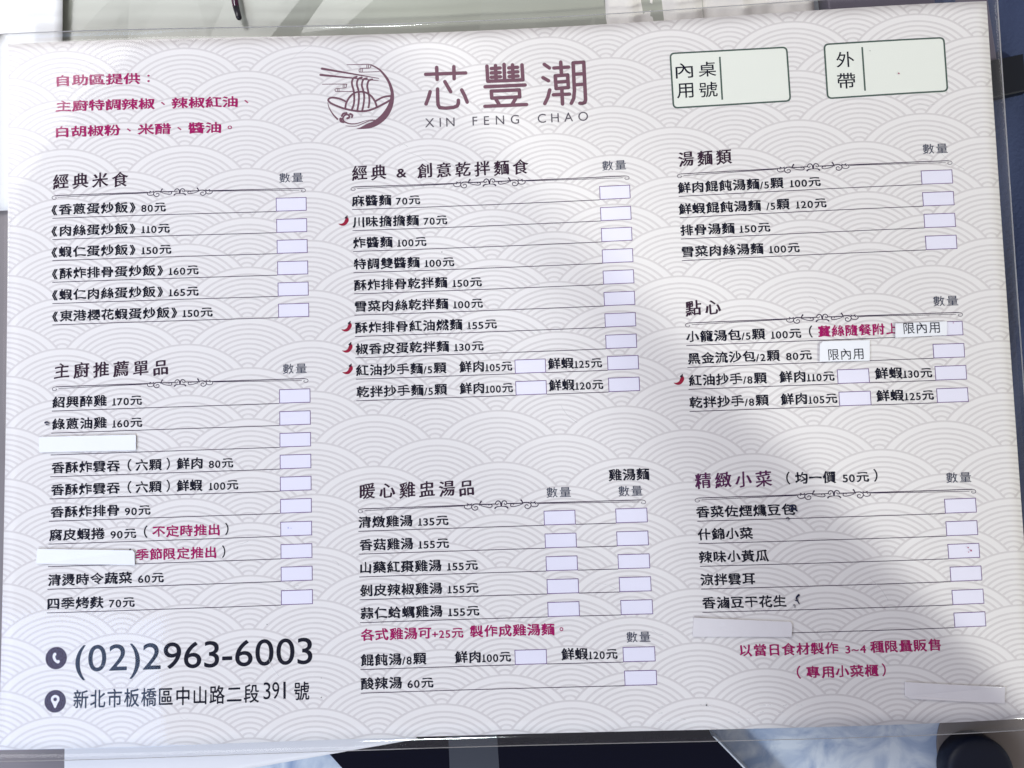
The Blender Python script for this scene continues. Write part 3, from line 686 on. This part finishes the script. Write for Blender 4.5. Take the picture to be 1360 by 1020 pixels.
# dark cloth along the right edge
CL = mat('navy_cloth', lin(58, 68, 98), 0.8, 0.2, noise=.25, noise_scale=45, bump=.5, bump_scale=900)
def cf(u, v):
    x = 128+u*120; y = -104+v*300
    return (x, y, -7 + 1.6*math.sin(x*.16+y*.035)+1.2*math.sin(y*.06+1)+.6*math.sin(x*.5-y*.11))
o = grid('folded_cloth', 60, 90, cf, CL, thick=3)
tag(o, 'dark navy cloth lying beside the menu\'s right edge', 'cloth')
BK = mat('black_patch', lin(14, 18, 28), 0.5)
o2 = slab('cloth_patch', [(140, 76), (163, 80), (163, 92), (140, 88)], -6, -3.2, BK, o, .5)

TAUPE = mat('taupe_shade_disc', lin(128, 120, 116), 0.8, noise=.15, noise_scale=60)
o = lathe('shade_disc', [(17, -12), (17.5, -11.8), (17.5, -11.6), (17, -11.4), (.5, -11.4)], (142, -116.5), TAUPE)  # disc added to paint the soft brown-grey shade around the cap
tag(o, 'flat round taupe disc painting the soft shade around the dark cap', 'shade_disc')
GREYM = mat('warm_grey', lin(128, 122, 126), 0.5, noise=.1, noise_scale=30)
o = grid('shade_mat', 20, 40, lambda u, v: (-185+u*63, -150+v*260, -5.2-3.5*abs(2*u-1)**5), GREYM, thick=1)  # grey mat, widened to the right to paint the paper's shade gradient
tag(o, 'warm grey mat showing along the menu\'s lower left edge', 'mat')

# plastic bag, pen and folder behind the top edge
BAGM = mat('bag_plastic', lin(164, 166, 156), 0.18, 0.5, noise=.10, noise_scale=26, bump=.35, bump_scale=55)
rb = random.Random(3)
hh = [[rb.uniform(-1, 1) for _ in range(13)] for _ in range(6)]
def bf(u, v):
    i = min(12, int(u*12+.5)); j = min(5, int(v*5+.5))
    a = hh[j][i]
    return (-152+u*219+rb.uniform(-6, 6)*(0 < u < 1), 84+v*130+rb.uniform(-9, 9)*(0 < v < 1), -7.0+.95*a)
o = grid('plastic_bag', 12, 5, bf, BAGM, thick=1.2, flat=True)
tag(o, 'crumpled greenish grey plastic bag behind the menu\'s upper edge', 'bag')
FOLD = mat('plum_folder', lin(92, 86, 102), 0.4, 0.4, noise=.12, noise_scale=30)
o = slab('folder', [(106, 86), (156, 86), (150, 190), (103, 190)], -11.9, -4.5, FOLD, None, .6)
tag(o, 'dusky plum folder behind the menu\'s upper right corner', 'folder')
NAP = mat('napkin_paper', lin(226, 222, 218), 0.7, noise=.06, noise_scale=60, bump=.6, bump_scale=70)
def nf(u, v):
    x = 36+u*66; y = 88+v*90
    return (x, y, -6.5+1.5*math.sin(x*.35+y*.05)+.5*math.sin(x*.9))
o = grid('napkin', 44, 30, nf, NAP, thick=.3)
tag(o, 'soft white folded napkin between the plastic bag and the plum folder', 'napkin')
NAP2 = mat('white_napkin', lin(240, 240, 240), 0.6)
def nf2(u, v):
    x = -230+u*92; y = 56+v*134
    return (x, y, -4.2+.5*math.sin(x*.12+y*.03))
o = grid('white_paper', 30, 30, nf2, NAP2, thick=.3)
tag(o, 'bright white paper under the menu\'s upper left corner', 'paper')

# pen with its plum tip pointing at the menu
def tube(name, a, b, ra, rb_, m, parent, n=24, dome=True):
    a = Vector(a); b = Vector(b); d = (b-a); L = d.length; q = d.to_track_quat('Z', 'Y')
    prof = [(ra, 0), (rb_, L)]
    if dome: prof += [(rb_*math.cos(t*math.pi/8), L+rb_*math.sin(t*math.pi/8)) for t in range(1, 4)]
    v = []; f = []
    for r_, z in prof:
        for k in range(n):
            p = a+q @ Vector((r_*math.cos(2*math.pi*k/n), r_*math.sin(2*math.pi*k/n), z)); v.append(tuple(p*MM))
    for i in range(len(prof)-1):
        for k in range(n): f.append((i*n+k, i*n+(k+1) % n, (i+1)*n+(k+1) % n, (i+1)*n+k))
    f.append(tuple(reversed(range(n)))); f.append(tuple((len(prof)-1)*n+k for k in range(n)))
    me = bpy.data.meshes.new(name); me.from_pydata(v, [], f); me.materials.append(m)
    me.polygons.foreach_set('use_smooth', [len(q_) == 4 for q_ in f]); me.update()
    o = bpy.data.objects.new(name, me); COL.objects.link(o); o.parent = parent
    return o
pen = empty('pen'); tag(pen, 'slim dark plum pen lying on the plastic bag', 'pen')
tube('pen_tip', (-81.4, 119.0, -3.6), (-80.5, 115.6, -3.6), 1.0, .9, mat('pen_tip', lin(24, 20, 34), .3, .5), pen)
tube('pen_barrel', (-92, 180, -3.6), (-81.4, 119.0, -3.6), 1.1, 1.0, mat('pen_plum', lin(74, 30, 56), .25, .5), pen, dome=False)

# ------------------------------------------------------------------ the menu
menu = empty('menu')
tag(menu, 'laminated menu sheet with grey wave pattern, Chinese dishes, prices and lavender boxes', 'menu')

def sheet_mesh(name, hx, hy, z0, z1, mats, nx=75, ny=54, parent=None, side=1, radius=0.0):
    """a closed thin slab that follows the curl"""
    v = []; f = []; mi = []
    def pos(i, j):
        x = -hx+2*hx*i/nx; y = -hy+2*hy*j/ny
        return x, y
    for lay_, z in ((0, z1), (1, z0)):
        for j in range(ny+1):
            for i in range(nx+1):
                x, y = pos(i, j); v.append((x*MM, y*MM, (curl(x, y)+z)*MM))
    S = (nx+1)*(ny+1); ix = lambda i, j: j*(nx+1)+i
    for j in range(ny):
        for i in range(nx):
            f.append((ix(i, j), ix(i+1, j), ix(i+1, j+1), ix(i, j+1))); mi.append(0)
            f.append((S+ix(i, j), S+ix(i, j+1), S+ix(i+1, j+1), S+ix(i+1, j))); mi.append(0)
    for i in range(nx):
        f.append((S+ix(i, 0), S+ix(i+1, 0), ix(i+1, 0), ix(i, 0))); mi.append(side)
        f.append((ix(i, ny), ix(i+1, ny), S+ix(i+1, ny), S+ix(i, ny))); mi.append(side)
    for j in range(ny):
        f.append((ix(0, j), ix(0, j+1), S+ix(0, j+1), S+ix(0, j))); mi.append(side)
        f.append((S+ix(nx, j), S+ix(nx, j+1), ix(nx, j+1), ix(nx, j))); mi.append(side)
    me = bpy.data.meshes.new(name); me.from_pydata(v, [], f)
    for m in mats: me.materials.append(m)
    me.polygons.foreach_set('material_index', mi)
    me.polygons.foreach_set('use_smooth', [a == 0 for a in mi]); me.update()
    o = bpy.data.objects.new(name, me); COL.objects.link(o); o.parent = parent
    return o
EDGE = mat('cut_paper_edge', lin(244, 244, 246), 0.5)
sheet_mesh('printed_sheet', 148.5, 105.0, -0.10, 0.0, [seigaiha(), EDGE], parent=menu)
FILM = film_material('clear_film')
FILM_EDGE = mat('film_cut_edge', lin(250, 250, 252), 0.35, 0.5)
sheet_mesh('laminate_film', 148.5+3.3, 105.0+3.2, -0.30, 0.25, [FILM, FILM_EDGE], parent=menu)

# --- logo
mb = MB()
for pts, w0, w1 in MARK:
    pts = smooth(pts, 4) if len(pts) > 2 else pts
    mb.strip(pts, w0, w1)
mb.poly(smooth(CRESCENT, 3, True))
logo = empty('logo', menu)
mb.build('noodle_bowl_emblem', BRAND_INK, logo)
mb = MB()
for s in BRAND:
    # long joints are split so corners stay full
    for a, b in zip(s, s[1:]): mb.strip([a, b], 1.12)
mb.build('brand_lettering', BRAND_INK, logo)
mb = MB()
for t, x0, x1, y in LATIN:
    n = len(t); it = []; pen = 0
    for c in t:
        vs, fs, bb = glyph(c, 'sans'); s = 2.95/0.73; w = (bb[2]-bb[0])*s
        it.append((vs, fs, s, pen-bb[0]*s)); pen += w
    gapw = (x1-x0-pen)/(n-1)
    for k, (vs, fs, s, ox) in enumerate(it):
        mb.add([(x0+ox+gapw*k+v[0]*s, y+v[1]*s) for v in vs], fs)
mb.build('latin_lettering', LATIN_INK, logo)

# --- order boxes at the top right
def rounded(q, r, n=5):
    """rounded outline of a quad given TL, TR, BR, BL"""
    out = []
    for i in range(4):
        p = Vector(q[i]); a = (Vector(q[i-1])-p).normalized(); b = (Vector(q[(i+1) % 4])-p).normalized()
        s, e = p+a*r, p+b*r
        for k in range(n+1):
            t = k/n
            out.append(tuple((s*(1-t)**2 + p*2*t*(1-t) + e*t*t)))
    return out
def ring_frame(mb, q, r, w, mi, dz):
    c = Vector((sum(p[0] for p in q)/4, sum(p[1] for p in q)/4))
    o = rounded(q, r); qi = []
    for p in q:
        p = Vector(p); d = p-c
        qi.append((c.x+d.x-math.copysign(w, d.x), c.y+d.y-math.copysign(w, d.y)))
    i_ = rounded(qi, max(.05, r-w)); n = len(o)
    # resample the long sides so they follow the curl
    O = []; I = []
    for k in range(n):
        a, b = Vector(o[k]), Vector(o[(k+1) % n]); a2, b2 = Vector(i_[k]), Vector(i_[(k+1) % n])
        m = max(1, int((b-a).length/3))
        for j in range(m): O.append(tuple(a.lerp(b, j/m))); I.append(tuple(a2.lerp(b2, j/m)))
    n = len(O)
    mb.add(O+I, [(k, (k+1) % n, n+(k+1) % n, n+k) for k in range(n)], mi, dz)
def field(name, D, label):
    e = empty(name, menu); e['label'] = label
    mb = MB(); q = D['q']
    xs = [p[0] for p in q]; ys = [p[1] for p in q]
    x0, x1, y0, y1 = min(xs)+.25, max(xs)-.25, min(ys)+.25, max(ys)-.25
    r_ = 1.1
    mb.rect(x0, y0+r_, x1, y1-r_); mb.rect(x0+r_, y1-r_, x1-r_, y1); mb.rect(x0+r_, y0, x1-r_, y0+r_)
    for cx_, cy_, a in ((x1-r_, y1-r_, 0), (x0+r_, y1-r_, 90), (x0+r_, y0+r_, 180), (x1-r_, y0+r_, 270)):
        P = [(cx_, cy_)]+[(cx_+r_*math.cos(math.radians(a+18*k)), cy_+r_*math.sin(math.radians(a+18*k))) for k in range(6)]
        mb.add(P, [(0, k+1, k+2) for k in range(5)])
    mb.build('field_fill', GREENFILL, e)
    mb = MB()
    ring_frame(mb, q, 1.6, 0.5, 0, 0.012)
    mb.strip(D['div'], 0.5, dz=0.012, cap=False)
    mb.build('field_frame', GREENFRAME, e)
    mb = MB(PRINT_Z+0.012)
    for ch, x0, y0, x1, y1 in D['chars']: fit_glyph(mb, ch, x0, y0, x1, y1, 'thin')
    mb.build('field_lettering', INK, e)
field('table_number_field', TABLE_BOX, 'rounded pale field lettered for eating in with table number')
field('takeaway_field', TAKE_BOX, 'rounded pale field lettered for takeaway with a red dot')

# --- sections
def curl_scroll(mb, c, r, turns, a0, sgn, w0, w1, sx=1.0):
    P = []
    n = int(14*turns)
    for k in range(n+1):
        t = k/n; a = a0 + sgn*turns*2*math.pi*t; rr = r*(1-0.85*t)
        P.append((c[0]+sx*rr*math.cos(a), c[1]+rr*math.sin(a)))
    mb.strip(P, w0, w1)
ORNAMENT = [   # half of the ornament, in its own small units; points, start width, end width
    ([(-3, 25), (-8, -10), (-20, -40), (-50, -52), (-80, -38), (-90, -13), (-72, 5), (-52, -2), (-48, -17)], 16, 9),
    ([(-88, -8), (-200, -6), (-325, -6)], 12, 14),
    ([(-6, 33), (-60, 34), (-85, 42), (-102, 57)], 6, 20),
    ([(-325, 10), (-250, 32), (-185, 41), (-150, 30), (-150, 6), (-185, -5), (-198, 7)], 9, 11),
    ([(-345, 6), (-338, -24), (-318, -54)], 10, 20),
    ([(-325, -6), (-380, -16), (-440, -12), (-474, 18), (-460, 58), (-420, 77), (-380, 60), (-380, 30), (-410, 17), (-428, 34)], 15, 9),
    ([(-470, 31), (-510, 52), (-560, 50), (-588, 25), (-580, 1), (-555, -5), (-542, 8)], 9, 11),
    ([(-540, -22), (-505, -6), (-468, -22)], 14, 10)]
def flourish(mb, x0, x1, y, o0, o1):
    mid = (o0+o1)/2; k = (o1-o0)/2/598; y += .38
    def hair(xa, xb, ya, yb, w0, w1):
        n = max(2, int(abs(xb-xa)/3)); mb.strip([(xa+(xb-xa)*j/n, ya+(yb-ya)*j/n) for j in range(n+1)], w0, w1, cap=False)
    for s, xe, oe in ((-1, x0, o0), (1, x1, o1)):
        hair(xe-s*1.15, mid+s*430*k, y, y+.08, .24, .2)
        hair(xe-s*1.9, oe, y-.55, y-.1, .13, .22)
        mb.strip(smooth([(xe-s*(1.15+a), y+b) for a, b in ((0, 0), (-.8, -.2), (-1.12, -.65), (-.8, -1.08), (-.1, -1.1), (.2, -.75), (-.1, -.6))], 4), .18, .13)
        for pts, w0, w1 in ORNAMENT:
            mb.strip([(mid-s*px*k, y-py*k*1.05) for px, py in smooth(pts, 5)], w0*k*1.25, w1*k*1.25)

H_ITEM, H_HEAD, H_QTY = 3.22, 4.5, 3.0
BW, BH = BOX
chili_rows = {('noodles', 1): 0, ('noodles', 6): 1, ('noodles', 7): 2, ('noodles', 8): 3, ('dimsum', 2): 4}
SECTION_LABEL = {
    'rice': 'section of six fried rice dishes', 'chef': 'section of the chef\'s recommended single dishes',
    'noodles': 'section of ten dry mixed noodle dishes with red chili marks', 'soup': 'section of chicken soups with two columns of boxes',
    'noodlesoup': 'section of four soup noodle dishes', 'dimsum': 'section of four dumpling snacks', 'sides': 'section of small side dishes'}
def chili(c, parent):
    mb = MB()
    body = smooth([(-1.6, -.75), (-1.0, -1.25), (-.3, -1.45), (.5, -1.28), (1.2, -.6), (1.55, .1), (1.5, .8), (1.1, 1.2), (.75, 1.05), (.4, .35), (.1, -.3), (-.4, -.68), (-.9, -.78)], 3, True)
    mb.poly([(c[0]+x, c[1]+y) for x, y in body])
    mb.strip([(c[0]+x, c[1]+y) for x, y in smooth([(.75, 1.0), (1.0, 1.25), (1.1, 1.6)], 3)], .75, .3, mi=1, dz=.008)
    mb.build('chili_icon', [CHILI, HEAD], parent)
for S in SECTIONS:
    e = empty('menu_section', menu); e['label'] = SECTION_LABEL[S['title']]
    mb = MB()
    if S['title'] == 'sides':
        lay(mb, *S['heading'][0], S['heading_y'], H_HEAD, 'regular', gap=.25)
        for i, sg in enumerate(S['heading'][1:]): lay(mb, *sg, S['heading_y']+.5, 3.3, mi=1)
    else:
        for sg in S['heading']:
            if sg[0] == '&': fit_glyph(mb, '&', sg[1], S['heading_y']+.3, sg[2], S['heading_y']+3.1, 'digit')
            else: lay(mb, *sg, S['heading_y'], H_HEAD, 'regular', gap=.25)
    mb.build('heading', [PURPLE if S['title'] == 'sides' else HEAD, INK], e)
    for x0, x1, y in S['qty']:
        mb = MB(); lay(mb, '數量', x0, x1, y, H_QTY, 'thin', gap=.12); mb.build('quantity_heading', GREYINK, e)
    if S['title'] == 'soup':
        mb = MB(); lay(mb, *CHICKEN['segs'][0], CHICKEN['y'], 3.3); mb.build('quantity_heading', INK, e)
        mb = MB(); lay(mb, '數量', SOUP_QTY[0], SOUP_QTY[1], SOUP_QTY[2], H_QTY, 'thin', gap=.12); mb.build('quantity_heading', GREYINK, e)
        mb = MB()
        for sg in SOUP_NOTE['segs']: lay(mb, *sg, SOUP_NOTE['y'], H_ITEM)
        o = mb.build('red_note', RED, e)
    if S['title'] == 'sides':
        for ln in SIDE_NOTE:
            mb = MB()
            for sg in ln['segs']: lay(mb, *sg, ln['y'], H_ITEM)
            mb.build('red_note', RED, e)
    mb = MB(); flourish(mb, *S['flourish']); mb.build('flourish_rule', RULE, e)
    for ri, row in enumerate(S['rows']):
        y = row['y']; xl = row['x']
        mb = MB()
        for sg in row['segs']:
            red = len(sg) > 3
            lay(mb, sg[0], sg[1], sg[2], y+1.05, H_ITEM, mi=1 if red else 0)
        if row['segs']: mb.build('item_text', [INK, RED], e)
        xr = row['boxes'][-1]
        mb = MB()
        cuts = [xl]+[c for b in row['boxes'][:-1] for c in (b, b+BW)]+[xr]
        for a, b in zip(cuts[0::2], cuts[1::2]): mb.rect(a, y-.10, b, y+.10)
        mb.build('ruled_line', RULE, e)
        for bx in row['boxes']:
            mb = MB()
            mb.rect(bx+.1, y+.1, bx+BW-.1, y+BH-.1, 0)
            ring_frame(mb, [(bx, y+BH), (bx+BW, y+BH), (bx+BW, y), (bx, y)], .02, .2, 1, .012)
            mb.build('quantity_box', [BOXFILL, BORDER], e)
        k = chili_rows.get((S['title'], ri))
        if k is not None: chili(CHILI_POS[k], e)

# --- notes and contact lines
for ln in NOTES:
    mb = MB(); lay(mb, *ln['segs'][0], ln['y'], 3.3, gap=.06); mb.build('red_note', RED, menu)
ct = empty('contact_block', menu)
mb = MB()
t, x0, x1 = PHONE['segs'][0]
it = []; pen = 0
for c in t:
    vs, fs, bb = glyph(c, 'phone')
    s = 7.75/0.73; w = (bb[2]-bb[0])*s
    it.append((vs, fs, s, pen-bb[0]*s)); pen += w+.75
k = (x1-x0)/(pen-.75)
for vs, fs, s, ox in it: mb.add([(x0+(ox+v[0]*s)*k, PHONE['y']+v[1]*s) for v in vs], fs)
mb.build('phone_number', INK, ct)
mb = MB()
a, b, c3 = ADDRESS['segs']
lay(mb, *a, ADDRESS['y'], 5.1, 'bold', gap=.08)
x0, x1 = b[1], b[2]; w3 = (x1-x0-1.0)/3
for i, ch in enumerate('391'):
    vs, fs, bb = glyph(ch, 'sans')
    wd = w3 if ch != '1' else w3*.34
    xx = x0+i*(w3+.5)+(w3-wd)/2
    fit_glyph(mb, ch, xx, ADDRESS['y']+.75, xx+wd, ADDRESS['y']+5.5, 'sans')
lay(mb, *c3, ADDRESS['y']+.2, 5.1, 'bold')
mb.build('address_line', INK, ct)
mb = MB(); c = PHONE_ICON; mb.disc(c, 3.15)
hand = smooth([(-.95, 1.35), (-1.25, .5), (-1.0, -.5), (-.3, -1.35), (.5, -1.8), (.85, -1.7), (1.2, -1.15), (.75, -.7), (.3, -.85), (-.2, -.2), (-.35, .55), (0, .85), (-.15, 1.5), (-.6, 1.6)], 3, True)
mb.poly([(c[0]+x*.9+.05, c[1]+y*.9+.1) for x, y in hand], 1, .012)
mb.build('phone_icon', [ICON, WHITEPRINT], ct)
mb = MB(); c = ADDRESS_ICON; mb.disc(c, 3.15)
pin = smooth([(0, -1.95), (-.75, -.6), (-1.25, .35), (-1.0, 1.35), (0, 1.8), (1.0, 1.35), (1.25, .35), (.75, -.6)], 4, True)
mb.poly([(c[0]+x, c[1]+y) for x, y in pin], 1, .012); mb.disc((c[0], c[1]+.55), .52, 0, .024)
mb.build('pin_icon', [ICON, WHITEPRINT], ct)

# --- specks and smudges of old pen ink lying on the film
for nm, m in (('ink', INK), ('red', RED), ('blue', BLUEINK)):
    mb = MB(0.27)
    for (x, y), w, cn in SPECKS:
        if cn != nm: continue
        P = [(x+w*.5*random.uniform(.6, 1.2)*math.cos(a*.785), y+w*.5*random.uniform(.6, 1.2)*math.sin(a*.785)) for a in range(8)]
        mb.poly(P)
    mb.build('pen_specks', m, menu)
for strokes in SMUDGES:
    mb = MB(0.27)
    for Q, w0, w1 in strokes: mb.strip(smooth(Q, 4) if len(Q) > 2 else Q, w0, w1)
    mb.build('ink_smudge', SMUDGE, menu)

# --- hairline scratches in the film, and painted glints
SCR = film_material('film_scratch_glint', veil=.45, veil_col=(.95, .95, .97, 1))
rs = random.Random(11)
def scratch_glint(pts, w0, w1):
    mb = MB(0.256); mb.strip(pts, w0, w1, cap=False); mb.build('film_scratch_glint', SCR, menu)
for i in range(26):
    x, y = rs.uniform(-140, 140), rs.uniform(-100, 98); a = rs.uniform(-1.2, .6); L = rs.uniform(2, 9); cv = rs.uniform(-.8, .8)
    scratch_glint(smooth([(x, y), (x+L*.5*math.cos(a)-cv*math.sin(a), y+L*.5*math.sin(a)+cv*math.cos(a)), (x+L*math.cos(a), y+L*math.sin(a))], 4), .05, .12)
for i in range(16):  # short pale strokes that paint glints near the bottom edge
    x, y = rs.uniform(40, 80), rs.uniform(-104, -98)
    scratch_glint([(x, y), (x+rs.uniform(.3, 2.2), y+rs.uniform(-.3, .3))], .1, .22)

# --- strips and labels stuck on the film
def sticker(name, q, m, label, letters=None, thick=0.30, z=0.26, r=0.5):
    """a thin slab following the sheet"""
    o = rounded(q, r, 3) if len(q) == 4 else q
    pts = []
    for a, b in zip(o, o[1:]+o[:1]):
        a, b = Vector(a), Vector(b); n = max(1, int((b-a).length/2.5))
        pts += [tuple(a.lerp(b, j/n)) for j in range(n)]
    if sum(pts[i-1][0]*pts[i][1]-pts[i][0]*pts[i-1][1] for i in range(len(pts))) < 0: pts.reverse()
    tri = tessellate_polygon([[Vector((x, y, 0)) for x, y in pts]])
    n = len(pts); mb = MB(z)
    up = []
    for t in tri:
        A, B_, C_ = (pts[i] for i in t)
        up.append(t if (B_[0]-A[0])*(C_[1]-A[1])-(B_[1]-A[1])*(C_[0]-A[0]) > 0 else (t[0], t[2], t[1]))
    mb.add([(x, y, thick) for x, y in pts]+[(x, y, 0) for x, y in pts],
           up+[(n+i, n+(i+1) % n, (i+1) % n, i) for i in range(n)])
    ob = mb.build(name, m, menu); ob['label'] = label
    if letters:
        mb = MB(z+thick+.02); lay(mb, *letters, 3.35, 'sans', gap=.02); mb.build('label_lettering', INK, ob)
    return ob
for q, lb in zip(STRIPS, ('white paper strip covering the third chef dish', 'white rounded paper strip covering the seasonal chef dish',
                          'pale rounded tape strip covering the last side dish', 'pale tape strip stuck near the bottom right corner')):
    sticker('cover_strip', q, STRIP if lb.startswith('white') and 'paper' in lb else TAPE, lb)
sticker('printed_label', TAGS[0]['q'], TAG, 'white label over the small soup bun row', TAGS[0]['t'], r=.15)
sticker('printed_label', TAGS[1]['q'], TAG, 'white label after the black gold bun row', TAGS[1]['t'], r=.15)
